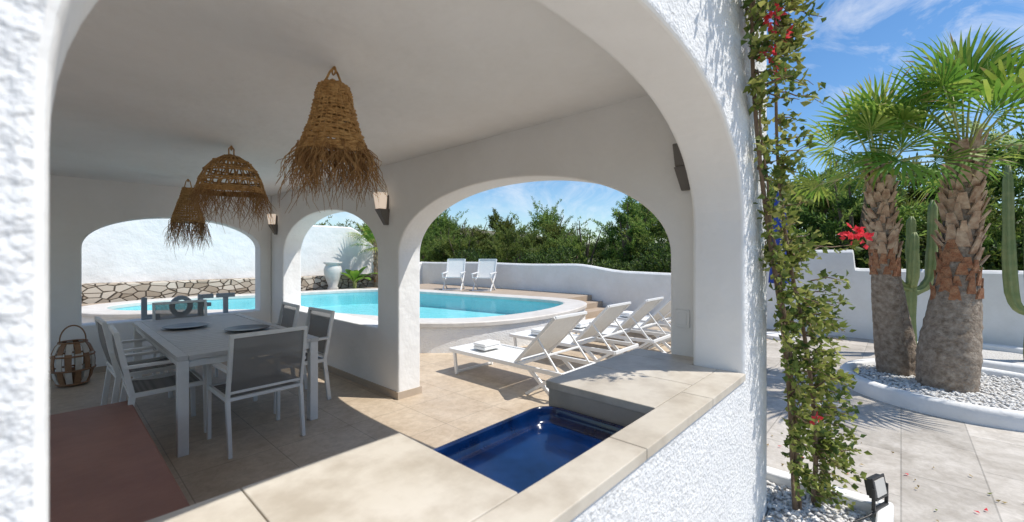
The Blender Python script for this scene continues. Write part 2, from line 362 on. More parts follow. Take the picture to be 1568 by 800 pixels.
# ------------------------------------------------------------------ dining table + chairs
tb=empty('dining_table'); t=MB()
X0,X1,Y0,Y1=.64,1.68,3.95,6.4
t.box((X0,Y0,.715),(X0+.07,Y1,.75)); t.box((X1-.07,Y0,.715),(X1,Y1,.75)); t.box((X0+.072,Y0,.715),(X1-.072,Y0+.07,.75)); t.box((X0+.072,Y1-.07,.715),(X1-.072,Y1,.75))
ns=24; w=(Y1-Y0-.144)/ns
for i in range(ns): t.box((X0+.074,Y0+.072+i*w+.005,.722),(X1-.074,Y0+.072+(i+1)*w-.005,.747))
t.obj('slatted_top',M_table,tb,bevel=.002)
t=MB()
for x in (X0+.005,X1-.075):
    for y in (Y0+.005,Y1-.075): t.box((x,y,0),(x+.07,y+.07,.714))
t.box((X0+.04,Y0+.02,.655),(X1-.04,Y0+.045,.713)); t.box((X0+.04,Y1-.045,.655),(X1-.04,Y1-.02,.713)); t.box((X0+.02,Y0+.05,.655),(X0+.045,Y1-.05,.713)); t.box((X1-.045,Y0+.05,.655),(X1-.02,Y1-.05,.713))
t.obj('legs_and_apron',M_alu,tb,bevel=.004)
fr=MB(); sl=MB()
W=.265
for sx in (-1,1):
    x=sx*W
    fr.bar((x,.25,0),(x,.24,.63),.028,.035); fr.bar((x,-.27,0),(x,-.22,.42),.028,.04); fr.bar((x,-.22,.42),(x,-.31,.90),.026,.035)
    fr.bar((x,-.23,.42),(x,.245,.43),.026,.035)
    fr.bar((x,-.27,.645),(x,.27,.645),.05,.022)
fr.bar((-W,.235,.43),(W,.235,.43),.03,.025); fr.bar((-W,-.225,.42),(W,-.225,.42),.03,.025); fr.bar((-W-.013,-.311,.905),(W+.013,-.311,.905),.03,.03)
fr.bar((-W,-.232,.47),(W,-.232,.47),.02,.02)
K=8
vs=[];fs=[]
for i in range(K+1):
    y=-.22+.45*i/K; z=.435-.025*math.sin(math.pi*i/K)
    vs+=[(-W+.015,y,z),(W-.015,y,z)]
for i in range(K): fs.append((2*i,2*i+1,2*i+3,2*i+2))
sl.add(vs,fs)
vs=[];fs=[]
for i in range(K+1):
    q=i/K; z=.47+.425*q; y=-.232-.077*q-.02*math.sin(math.pi*q)
    vs+=[(-W+.014,y,z),(W-.014,y,z)]
for i in range(K): fs.append((2*i,2*i+1,2*i+3,2*i+2))
sl.add(vs,fs)
proto=None
for (x,y,rz) in ((1.16,3.94,2),(.66,4.62,-91),(.63,5.42,-88),(1.70,4.66,92),(1.68,5.5,88),(1.14,6.5,180)):
    e=empty('dining_chair',(x,y,0),math.radians(rz))
    if proto is None:
        f1=fr.obj('frame',M_alu,e,bevel=.004); s1=sl.obj('sling',M_sling,e,smooth=True); proto=(f1,s1)
    else:
        inst(proto[0],'frame',e); inst(proto[1],'sling',e)
for (x,y) in ((.97,5.5),(1.36,4.88)):
    p=MB(); p.lathe([(.0,.0),(.10,.0),(.19,.014),(.2,.02),(.195,.022),(.10,.008),(.0,.006)],(x,y,.752),40); p.obj('serving_plate',M_plate,smooth=True)

# ------------------------------------------------------------------ rattan lamps
def rattan(name,x,y,kind,S):
    e=empty(name,(x,y,0)); z0=2.48
    hk=MB(); rr=random.Random({'bell':3,'dome':4,'cone':5}[kind])
    if kind=='bell': prof=[(.07,-.10),(.085,-.13),(.10,-.2),(.12,-.28),(.15,-.36),(.175,-.42),(.185,-.45)]; fl=.25; zt=-.10
    elif kind=='dome': prof=[(.03,-.09),(.10,-.11),(.18,-.155),(.24,-.215),(.285,-.29),(.315,-.37),(.325,-.42)]; fl=.30; zt=-.09
    else: prof=[(.06,-.12),(.075,-.16),(.10,-.24),(.14,-.34),(.18,-.46),(.205,-.55)]; fl=.38; zt=-.12
    prof=[(a*S,b) for a,b in prof]
    def pr(q):
        q=q*(len(prof)-1); i=min(int(q),len(prof)-2); f=q-i
        return prof[i][0]*(1-f)+prof[i+1][0]*f, prof[i][1]*(1-f)+prof[i+1][1]*f
    for s in (-1,1):
        hk.tube([(s*prof[0][0]*.8,0,z0+zt),(s*.02,0,z0-.03),(0,0,z0-.004)],.006,5)
    hk.tube([(0,-.02*math.cos(q),z0-.02-.02*math.sin(q)) for q in np.linspace(0,6.28,12)[:-1]],.005,4,closed=True)
    body=MB()
    n=60
    def ring(q,r0,wob,rad):
        r_,z_=pr(q); ph=rr.random()*6
        pts=[]
        for j in range(n):
            an=2*math.pi*j/n
            rr_=r_+r0+wob*math.sin(an*15+ph)+rr.uniform(-.003,.003); zz=z0+z_+.004*math.sin(3*an+ph)+rr.uniform(-.002,.002)
            pts.append((rr_*math.cos(an),rr_*math.sin(an),zz))
        body.tube(pts,rad,5,closed=True)
    if kind=='dome':
        for q in (0,.06,.12,.3,.34,.5,.54,.7,.74,.88,.92,.96,1): ring(q,0,.004,.008)
        m_=22
        for j in range(m_):
            for sgn in (-1,1):
                pts=[]
                for i in range(13):
                    q=i/12; r_,z_=pr(q); an=2*math.pi*j/m_+sgn*.5*q+.04*math.sin(i)
                    pts.append((r_*math.cos(an),r_*math.sin(an),z0+z_))
                body.tube(pts,.006,4)
    else:
        cnt=34 if kind=='bell' else 22
        for i in range(cnt): ring(i/(cnt-1),0,.006,.0075 if kind=='bell' else .008)
        m_=30
        for j in range(m_):
            an=2*math.pi*j/m_
            body.tube([(pr(i/8)[0]*math.cos(an)*1.02,pr(i/8)[0]*math.sin(an)*1.02,z0+pr(i/8)[1]) for i in range(9)],.005,4)
    body.obj('woven_shade',M_rattan,e,smooth=True); hk.obj('hanger',M_rattan,e)
    fr_=MB(); R0,Z0=prof[-1]
    for k in range(430 if kind=='bell' else 260):
        an=rr.random()*6.283; ln=fl*rr.uniform(.3,1.0)**.8*(1.3 if rr.random()<.15 else 1); out=rr.uniform(-.07,.11)*S*1.1; cr=rr.uniform(-.4,.4); st=rr.uniform(0,.05)
        pts=[]
        r_=R0-.01
        for i in range(6):
            q=i/5; a2=an+cr*q*q+.08*math.sin(q*6+k); r2=r_+out*q**.8*1.1+.014*math.sin(q*7+k*1.7)
            pts.append((r2*math.cos(a2),r2*math.sin(a2),z0+Z0+st-ln*q))
        fr_.tube(pts,[.0028,.0026,.0024,.002,.0016,.0008],3,cap=False)
    fr_.obj('fringe',M_rattan2,e)
rattan('rattan_pendant_lamp',1.0,2.17,'bell',.90); rattan('rattan_pendant_lamp',1.1,4.40,'dome',.80); rattan('rattan_pendant_lamp',1.2,6.7,'cone',.82)

# letters
lt=empty('loft_letters'); L=MB(); ya,yb=7.68,7.74; zb,h=.622,.30
def lb(x0,z0,x1,z1): L.box((x0,ya,zb+z0),(x1,yb,zb+z1))
lb(.86,0,.92,h); lb(.92,0,1.06,.06)
n=28; cx=1.30; 
vs=[];fs=[]
for j in range(n):
    a=2*math.pi*j/n
    for (rx,rz) in ((.135,.15),(.075,.09)):
        for yy in (ya,yb): vs.append((cx+rx*math.cos(a),yy,zb+.15+rz*math.sin(a)))
for j in range(n):
    k=4*j;l=4*((j+1)%n)
    fs+=[(k,l,l+2,k+2),(k+1,k+3,l+3,l+1),(k,k+1,l+1,l),(k+2,l+2,l+3,k+3)]
L.add(vs,fs)
lb(1.50,0,1.56,h); lb(1.56,.24,1.69,h); lb(1.56,.12,1.66,.175)
lb(1.73,.24,1.97,h); lb(1.82,0,1.88,.24)
L.obj('letters',M_letter,lt,bevel=.004)

# lantern
ln=empty('wooden_lantern',(.19,7.1,0)); ln.scale=(.82,.82,1); A=MB();B=MB();C=MB()
prof=[(.16,.03),(.2,.10),(.225,.2),(.23,.28),(.215,.38),(.18,.46),(.14,.50)]
for j in range(14):
    a=2*math.pi*j/14
    for i in range(len(prof)-1):
        r0,z0_=prof[i]; r1,z1_=prof[i+1]
        tgt=B if ((i//2+j)%2==0) else A
        p0=V3((r0*math.cos(a),r0*math.sin(a),z0_)); p1=V3((r1*math.cos(a),r1*math.sin(a),z1_))
        sd=V3((-math.sin(a),math.cos(a),0)); nn=V3((math.cos(a),math.sin(a),0)); w=.032
        tgt.add([p0-sd*w,p0+sd*w,p1+sd*w,p1-sd*w,p0-sd*w-nn*.012,p0+sd*w-nn*.012,p1+sd*w-nn*.012,p1-sd*w-nn*.012],[(0,1,2,3),(7,6,5,4),(0,4,5,1),(1,5,6,2),(2,6,7,3),(3,7,4,0)])
A.obj('dark_slats',M_wood,ln); B.obj('pale_slats',M_woodw,ln)
for (r_,z_) in ((.165,.03),(.232,.19),(.222,.35),(.145,.5)): C.tube([(r_*math.cos(q),r_*math.sin(q),z_) for q in np.linspace(0,6.283,25)[:-1]],.011,6,closed=True)
C.lathe([(.0,.015),(.15,.015),(.16,.03),(0,.035)],n=24)
C.tube([(.13*math.cos(q),0,.52+.17*math.sin(q)) for q in np.linspace(-.15,3.29,20)],.009,6)
C.lathe([(.05,.04),(.05,.2),(0,.2)],n=16)
C.obj('hoops_and_handle',M_wood,ln,smooth=True)

# ------------------------------------------------------------------ grounds
g_=MB(); S=400; g_.add([(-S,-S,-.05),(S,-S,-.05),(S,S,-.05),(-S,S,-.05)],[(0,1,2,3)]); g_.obj('ground',M_dirt)
g_=MB(); g_.add([(-9,-9,-.005),(10.05,-9,-.005),(10.05,14,-.005),(-9,14,-.005)],[(0,1,2,3)]); g_.obj('garden_paving',M_pave)
g_=MB(); g_.add([(-9,.6,0),(2.75,.6,0),(2.75,14,0),(-9,14,0),(2.75,1.75,0),(10.02,1.75,0),(10.02,14,0)],[(0,1,2,3),(4,5,6,2)]); g_.obj('terrace_floor',M_floor)

# pool
def catmull(P,k=8):
    out=[];n=len(P)
    for i in range(n):
        p0,p1,p2,p3=[np.array(P[(i+d)%n],float) for d in (-1,0,1,2)]
        for j in range(k):
            t_=j/k; out.append(.5*((2*p1)+(-p0+p2)*t_+(2*p0-5*p1+4*p2-p3)*t_**2+(-p0+3*p1-3*p2+p3)*t_**3))
    return np.array(out)
pin=catmull([(3.75,6.9),(4.1,5.95),(4.85,5.25),(5.9,5.05),(7.0,5.2),(7.8,5.6),(7.95,6.4),(7.7,8.1),(7.4,9.9),(7.1,11.4),(6.2,12.2),(4.2,12.5),(2.2,12.8),(.9,12.1),(.95,10.9),(2.0,9.9),(3.1,8.6)])
def offset(P,d):
    T=np.roll(P,-1,0)-np.roll(P,1,0); T/=np.linalg.norm(T,axis=1)[:,None]
    return P+np.stack([T[:,1],-T[:,0]],1)*d
def ring3(P,z): return [(p[0],p[1],z) for p in P]
pool=empty('swimming_pool')
k=MB(); rings(k,[ring3(offset(pin,.50),.40),ring3(offset(pin,.50),.455),ring3(offset(pin,.485),.47),ring3(offset(pin,.02),.47),ring3(offset(pin,-.01),.455),ring3(offset(pin,-.01),.39)],close=False); k.obj('coping',M_coping,pool,smooth=False)
k=MB(); rings(k,[ring3(offset(pin,.47),-.01),ring3(offset(pin,.46),.41)],close=False); k.obj('outer_wall',M_stucco,pool,smooth=True)
k=MB(); rings(k,[ring3(offset(pin,.0),.40),ring3(offset(pin,-.02),.03)],close=True); k.obj('basin',M_aqua,pool)
k=MB(); k.add(ring3(offset(pin,.003),.395),[tuple(range(len(pin)))]); k.obj('water',M_water,pool)
k=MB(); k.box((8.3,6.2,0),(9.985,13.3,.44)); k.box((7.9,9.3,0),(8.297,13.3,.437)); k.box((-3,13.0,0),(7.89,13.3,.437)); k.obj('raised_deck',M_deck,bevel=.01)
k=MB(); k.box((8.4,5.86,0),(9.97,6.198,.29)); k.box((8.45,5.52,0),(9.96,5.858,.15)); k.obj('stone_steps',M_deck,bevel=.01)

# garden walls
def sm(a,b,x):
    q=min(1,max(0,(x-a)/(b-a))); return q*q*(3-2*q)
def profwall(name,axis,w0,w1,us,zf,mt):
    mb=MB(); K=len(us); vs=[]
    for u in us:
        z=zf(u); wm=(w1-w0)*.18
        for (w,zz) in ((w0,-.05),(w0,z-.05),(w0+wm,z-.008),((w0+w1)/2,z),(w1-wm,z-.008),(w1,z-.05),(w1,-.05)):
            vs.append((u,w,zz) if axis=='X' else (w,u,zz))
    fs=[(i*7+j,i*7+j+1,(i+1)*7+j+1,(i+1)*7+j) for i in range(K-1) for j in range(6)]
    fs+=[tuple(range(7)),tuple((K-1)*7+j for j in range(7))]
    mb.add(vs,fs); o=mb.obj(name,mt,smooth=False); return o
def zper(y):
    if y<.62: return 1.27
    z=1.27+.33*sm(.62,.66,y); z-=.5*sm(1.95,3.3,y); z+=.17*sm(5.2,6.9,y); return z+.015*math.sin(y*1.3)
ys=sorted(list(np.linspace(-9,14.2,120))+[.62,.63,.64,.65,.66]); profwall('garden_wall','Y',10.0,10.22,ys,zper,M_gwall)
def zback(x): return 2.5-.75*sm(7.0,8.2,x)-.5*sm(8.0,9.6,x)
profwall('garden_wall','X',14.0,14.25,np.linspace(-9,10.1,90),zback,M_gwall)
k=MB(); k.box((-9,13.45,0),(8.2,13.99,.86)); k.obj('dry_stone_wall',M_masonry,bevel=.03)
u_=MB(); u_.lathe([(.0,0),(.16,0),(.17,.04),(.13,.1),(.2,.3),(.26,.5),(.27,.62),(.24,.72),(.2,.78),(.27,.82),(.28,.86),(.24,.87),(.2,.8),(0,.78)],(6.05,13.2,.44),36); u_.obj('garden_urn',M_urn,smooth=True)

dc=MB(); df=MB()
for sx in (-.28,.28):
    dc.bar((sx,.3,0),(sx,-.3,.5),.03,.03); dc.bar((sx,-.28,0),(sx,.3,.42),.03,.03); dc.bar((sx,-.2,.38),(sx,-.42,.95),.03,.03); dc.bar((sx,-.36,.55),(sx,.35,.52),.05,.025); dc.bar((sx,.3,.4),(sx,.3,.52),.025,.025)
dc.bar((-.28,.3,.4),(.28,.3,.4),.03,.03); dc.bar((-.28,-.42,.95),(.28,-.42,.95),.03,.03); dc.bar((-.28,-.28,.02),(.28,-.28,.02),.03,.03); dc.bar((-.28,.28,.02),(.28,.28,.02),.03,.03)
df.add([(-.26,.3,.405),(.26,.3,.405),(.26,-.2,.35),(-.26,-.2,.35),(.26,-.415,.93),(-.26,-.415,.93)],[(0,1,2,3),(3,2,4,5)])
pr_=None
for (x,y,rz) in ((8.55,10.3,128),(8.95,9.35,120)):
    e=empty('deck_chair',(x,y,.44),math.radians(rz))
    if pr_ is None: pr_=(dc.obj('frame',M_white,e),df.obj('canvas',M_wfab,e))
    else: inst(pr_[0],'frame',e); inst(pr_[1],'canvas',e)

# ------------------------------------------------------------------ sun loungers
fr=MB(); fb=MB(); Wd=.62
for x in (0,Wd):
    fr.bar((x,0,.29),(x,-1.78,.29),.03,.045)
    fr.bar((x,-.14,0),(x,-.10,.28),.028,.04); fr.bar((x,-1.72,0),(x,-1.35,.28),.028,.04)
    fr.bar((x,-1.30,0),(x,-1.72,.28),.024,.03)
    xi=x+(.02 if x==0 else -.02)
    fr.bar((xi,-1.13,.31),(xi,-1.68,.86),.026,.035)
    fr.bar((xi,-1.45,.61),(xi,-1.72,.30),.02,.02)
for (y,z) in ((0,.29),(-1.78,.29),(-1.13,.29)): fr.bar((0,y,z),(Wd,y,z),.03,.04)
fr.bar((.02,-1.68,.86),(Wd-.02,-1.68,.86),.03,.03); fr.bar((0,-.135,.03),(Wd,-.135,.03),.025,.025); fr.bar((0,-1.7,.02),(Wd,-1.7,.02),.025,.025); fr.bar((.02,-1.58,.46),(Wd-.02,-1.58,.46),.02,.02)
vs=[];fs=[]
for i in range(9):
    q=i/8; y=-.02-1.08*q; z=.312-.018*math.sin(math.pi*q); vs+=[(.012,y,z),(Wd-.012,y,z)]
for i in range(8): fs.append((2*i,2*i+1,2*i+3,2*i+2))
fb.add(vs,fs); vs=[]
for i in range(9):
    q=i/8; y=-1.12-.55*q+.02*math.sin(math.pi*q)*-1; z=.335+.53*q-.02*math.sin(math.pi*q); vs+=[(.03,y,z),(Wd-.03,y,z)]
fb.add(vs,fs)
tw=MB()
for (z,w) in ((0,.15),(.042,.14)):
    tw.box((.15,-.5,.318+z),(.15+2*w,-.28,.358+z))
pr_=None
for i,(x,y) in enumerate(((3.5,4.3),(4.75,4.4),(5.7,4.35),(6.55,4.3),(7.4,4.35))):
    e=empty('sun_lounger',(x,y,0),math.radians(R.uniform(-1.5,1.5)))
    if pr_ is None:
        pr_=(fr.obj('frame',M_white,e,bevel=.003),fb.obj('sling',M_wfab,e,smooth=False)); pr2=tw.obj('folded_towel',M_towel,e,bevel=.016,bseg=3)
    else:
        inst(pr_[0],'frame',e); inst(pr_[1],'sling',e)
        inst(pr2,'folded_towel',e)

e=empty('closed_parasol',(9.05,1.64,0)); k=MB(); k.tube([(0,0,.0),(0,0,2.75)],.025,10); k.lathe([(.28,0),(.28,.06),(.05,.09)],n=24,cap=True); k.obj('pole_and_base',M_white,e)
k=MB(); k.tube([(0,0,1.0),(0,0,1.25),(0,0,2.0),(0,0,2.5),(0,0,2.66)],[.15,.13,.10,.07,.03],24,rib=lambda j,i:1+.22*(j%3==0)); k.obj('folded_canopy',M_blue,e)

# ------------------------------------------------------------------ plants helpers
def leaf_mesh(name,cent,dirs,ln,wd,mats,mi,parent=None,fold=.25):
    n=len(cent); d=dirs/np.linalg.norm(dirs,axis=1)[:,None]
    rnd=NR.normal(size=(n,3)); s=np.cross(d,rnd); s/=np.linalg.norm(s,axis=1)[:,None]; up=np.cross(s,d)
    ln=np.asarray(ln).reshape(-1,1)*np.ones((n,1)); wd=np.asarray(wd).reshape(-1,1)*np.ones((n,1))
    a=cent; b1=cent+d*ln*.45+s*wd*.5+up*wd*fold; c=cent+d*ln-up*ln*.12; b2=cent+d*ln*.45-s*wd*.5+up*wd*fold
    v=np.stack([a,b1,c,b2],1).reshape(-1,3)
    me=bpy.data.meshes.new(name); me.vertices.add(4*n); me.vertices.foreach_set('co',v.ravel())
    i=np.arange(n)*4; tri=np.stack([i,i+1,i+2,i,i+2,i+3],1).ravel()
    me.loops.add(6*n); me.loops.foreach_set('vertex_index',tri); me.polygons.add(2*n); me.polygons.foreach_set('loop_start',np.arange(2*n)*3); 
    for q in mats: me.materials.append(q)
    me.polygons.foreach_set('material_index',np.repeat(mi,2)); me.update(calc_edges=True); me.validate()
    o=bpy.data.objects.new(name,me); scene.collection.objects.link(o)
    if parent: o.parent=parent
    return o

def tree_variant(name,h,rad,seed,nc=58,lean=.0):
    rs=np.random.RandomState(seed)
    tk=MB(); base=h*.22
    for k in range(7):
        a=rs.uniform(0,6.28); r_=rad*rs.uniform(.2,.7); z=h*rs.uniform(.55,.95)
        p=[(0,0,-.1),(0.03,0,base*.6),(r_*.4*math.cos(a),r_*.4*math.sin(a),base+(z-base)*.4),(r_*math.cos(a),r_*math.sin(a),z)]
        tk.tube(p,[.12,.10,.05,.015],6)
    C=[];D=[];Mi=[]
    for k in range(nc):
        u=rs.normal(size=3); u/=np.linalg.norm(u); rr_=rs.uniform(.35,1.0)**.6
        zc=h*.52+u[2]*h*.40*rr_; fac=1-.35*max(0,(zc-h*.6)/(h*.4))
        c=np.array([u[0]*rad*rr_*fac,u[1]*rad*rr_*fac,zc]); cr=rs.uniform(.18,.42)*rad*.55
        m_=190; q=rs.normal(size=(m_,3)); q/=np.linalg.norm(q,axis=1)[:,None]; q=q*(rs.uniform(0,1,(m_,1))**.5)*cr*np.array([1.1,1.1,.75])
        C.append(c+q); dd=q/cr+rs.normal(size=(m_,3))*.5+np.array([u[0]*.3,u[1]*.3,.55]); D.append(dd)
        shade=rs.uniform(); Mi.append(rs.choice([0,1,2],size=m_,p=[.40,.50,.10] if shade>.65 else ([.40,.05,.55] if shade<.3 else [.6,.2,.2])))
        for rep in range(2):
            if rs.uniform()<.75:
                m2=64; t_=rs.uniform(0,1,(m2,1)); sdir=np.array([u[0]*.7+rs.normal()*.35,u[1]*.7+rs.normal()*.35,.95]); ar=np.array([sdir[0],sdir[1],0])*t_**2*.25
                C.append(c+sdir*t_*cr*rs.uniform(1.7,3.2)+ar+rs.normal(size=(m2,3))*.045*(1.3-t_)); D.append(np.tile(sdir,(m2,1))*.8+rs.normal(size=(m2,3))*.7); Mi.append(rs.choice([0,1],size=m2,p=[.4,.6]))
    C=np.concatenate(C);D=np.concatenate(D);Mi=np.concatenate(Mi)
    n=len(C)
    lo=leaf_mesh(name+'_foliage',C,D,rs.uniform(.07,.16,n),rs.uniform(.02,.044,n),[M_t1,M_t2,M_t3],Mi)
    to=tk.obj(name+'_limbs',M_bark)
    return lo,to
dt=empty('distant_trees')
tv=[tree_variant('tree_a',3.4,1.5,20),tree_variant('tree_b',3.4,1.35,21,50),tree_variant('tree_c',3.5,1.6,22),tree_variant('tree_d',3.7,1.15,23,44)]
rt=random.Random(4)
spots=[]
for y in np.arange(-8,3.4,1.25): spots.append((11.9+rt.uniform(-.3,.5),y,rt.uniform(.76,.96)))
for y in np.arange(-7,4,1.7): spots.append((14+rt.uniform(-.5,.8),y,rt.uniform(.98,1.2)))
for y in np.arange(3.8,22,1.45): spots.append((12.3+rt.uniform(-.3,.9),y,rt.uniform(.62,.90)))
for y in np.arange(5,30,2.1): spots.append((15.8+rt.uniform(-.5,1.8),y,rt.uniform(.78,1.2)))
for x in np.arange(3.0,12,1.5): spots.append((x,15.8+rt.uniform(-.3,.5),rt.uniform(.72,.85)))
used=set()
for i,(x,y,s) in enumerate(spots):
    v=i%4
    for o in tv[v]:
        if v not in used: o.parent=dt; o.location=(x,y,0); o.scale=(s*1.05,s*1.05,s); 
        else: inst(o,o.name.split('.')[0],dt,(x,y,0),(0,0,rt.uniform(0,6.28)),(s*1.05,s*1.05,s*rt.uniform(.92,1.18)))
    used.add(v)
n=22000
cy=NR.uniform(-8,13.8,n); cx=10.5+NR.uniform(0,1.1,n); hh=1.45+.25*np.sin(cy*1.7)+.15*np.sin(cy*4.1+1)+np.where(cy<.7,.35,0); cz=NR.uniform(0,1,n)**.6*hh
C=np.stack([cx,cy,cz],1); D=NR.normal(size=(n,3))+np.array([-.4,0,.6])
leaf_mesh('hedge',C,D,NR.uniform(.08,.15,n),NR.uniform(.04,.07,n),[M_t3,M_t1],NR.choice([0,1],size=n,p=[.6,.4]))

# hills
k=MB(); vs=[];fs=[]; nx=90
for i in range(nx):
    a=math.radians(-30+150*i/(nx-1))
    for j,(rr_,hf) in enumerate(((120,0),(145,.55),(175,1),(210,1.1))):
        h=(8+3*math.sin(i*.17)+1.8*math.sin(i*.43+1)+.8*math.sin(i*1.1))*hf
        vs.append((rr_*math.cos(a),rr_*math.sin(a),h-.2))
for i in range(nx-1):
    for j in range(3): fs.append((i*4+j,i*4+j+1,(i+1)*4+j+1,(i+1)*4+j))
k.add(vs,fs); k.obj('hills',M_hill,smooth=True)

# ------------------------------------------------------------------ planters / gravel
def kerb(name,cx,cy,r,w=.12,h=.15):
    k=MB(); n=72
    k.lathe([(r,-.02),(r,h-.03),(r-.03,h),(r-w+.03,h),(r-w,h-.03),(r-w,.0)],(cx,cy,0),n); return k.obj(name,M_gwall,smooth=True)
def pebbles(name,pts,s0,s1,seed,mt=M_rock):
    rs=random.Random(seed); base=[(1,0,0),(-1,0,0),(0,1,0),(0,-1,0),(0,0,1),(0,0,-1)]
    f8=[(0,2,4),(2,1,4),(1,3,4),(3,0,4),(2,0,5),(1,2,5),(3,1,5),(0,3,5)]
    k=MB()
    for (x,y,z) in pts:
        s=rs.uniform(s0,s1); a=rs.random()*6; M=Matrix.Rotation(a,3,'Z')@Matrix.Rotation(rs.uniform(-.6,.6),3,'X')
        k.add([V3((x,y,z))+M@V3((p[0]*s*rs.uniform(.8,1.3),p[1]*s,p[2]*s*.65)) for p in base],f8)
    return k.obj(name,mt,smooth=True)
kerb('round_planter_kerb',6.65,-.5,1.06)
k=MB(); k.lathe([(.95,.075),(.5,.085),(.01,.09)],(6.65,-.5,0),48); k.obj('planter_gravel',M_gravel)
pts=[]
for i in range(2600):
    r_=.93*math.sqrt(R.random()); a=R.random()*6.283; pts.append((6.65+r_*math.cos(a),-.5+r_*math.sin(a),.085+R.uniform(0,.015)))
pebbles('white_pebbles',pts,.012,.026,1)
kerb('round_planter_kerb',8.95,-.95,.85)
k=MB(); k.lathe([(.75,.07),(.01,.08)],(8.95,-.95,0),40); k.obj('planter_gravel',M_gravel)
k=MB(); k.box((2.0,.10,.0),(3.12,.555,.05)); k.box((2.775,.56,0),(3.12,1.3,.05)); k.obj('gravel_bed',M_gravel)
pts=[]
for i in range(2600):
    x=R.uniform(2.0,3.1); y=R.uniform(.12,1.28)
    if x<2.79 and y>.54: continue
    pts.append((x,y,.052+R.uniform(0,.014)))
pebbles('white_pebbles',pts,.010,.022,2)
k=MB(); k.box((2.0,.03,0),(3.22,.10,.11)); k.box((3.12,.10,0),(3.22,1.34,.11)); k.box((2.775,1.3,0),(3.118,1.36,.108)); k.obj('bed_kerb',M_gwall,bevel=.015,bseg=3)
e=empty('garden_floodlight',(3.10,.085,.11)); e.scale=(.85,.85,.85); k=MB()
M=Matrix.Rotation(math.radians(-20),4,'Z')@Matrix.Rotation(math.radians(-10),4,'X')
k.box((-.07,-.018,.07),(.07,.018,.19),0,M); k.box((-.078,-.026,.062),(.078,-.017,.074),0,M); k.box((-.078,-.026,.186),(.078,-.017,.198),0,M); k.box((-.078,-.026,.07),(-.066,-.017,.19),0,M); k.box((.066,-.026,.07),(.078,-.017,.19),0,M)
for i in range(7): k.box((-.06+i*.018,.018,.08),(-.055+i*.018,.034,.18),0,M)
M2=Matrix.Rotation(math.radians(-20),4,'Z')
for s in (-1,1): k.box((s*.085-.006,-.01,.014),(s*.085+.006,.01,.14),0,M2)
k.box((-.09,-.012,0),(.09,.012,.013),0,M2)
k.obj('housing',M_dark,e,bevel=.003)
k=MB(); k.box((-.06,-.0275,.08),(.06,-.0185,.18),0,M); k.obj('lens',M_urn,e)
k=MB(); k.tube([(-.02,0,.01),(-.12,.05,-.02),(-.2,.12,-.05),(-.28,.1,-.045),(-.4,.2,-.045),(-.5,.16,-.045)],.006,6); k.obj('cable',M_dark,e,smooth=True)
# fallen leaves near the vine
n=150; x=NR.uniform(2.3,4.4,n); y=NR.uniform(-.7,1.3,n); keep=~((x<3.23)&(y>.02)&(y<1.37)); x=x[keep];y=y[keep]; n=len(x)
leaf_mesh('fallen_leaves',np.stack([x,y,np.full(n,.006)],1),np.stack([NR.normal(size=n),NR.normal(size=n),np.abs(NR.normal(size=n))*.12],1),NR.uniform(.018,.035,n),NR.uniform(.012,.022,n),[M_litter,M_v1,M_fl],NR.choice([0,1,2],size=n,p=[.65,.2,.15]))

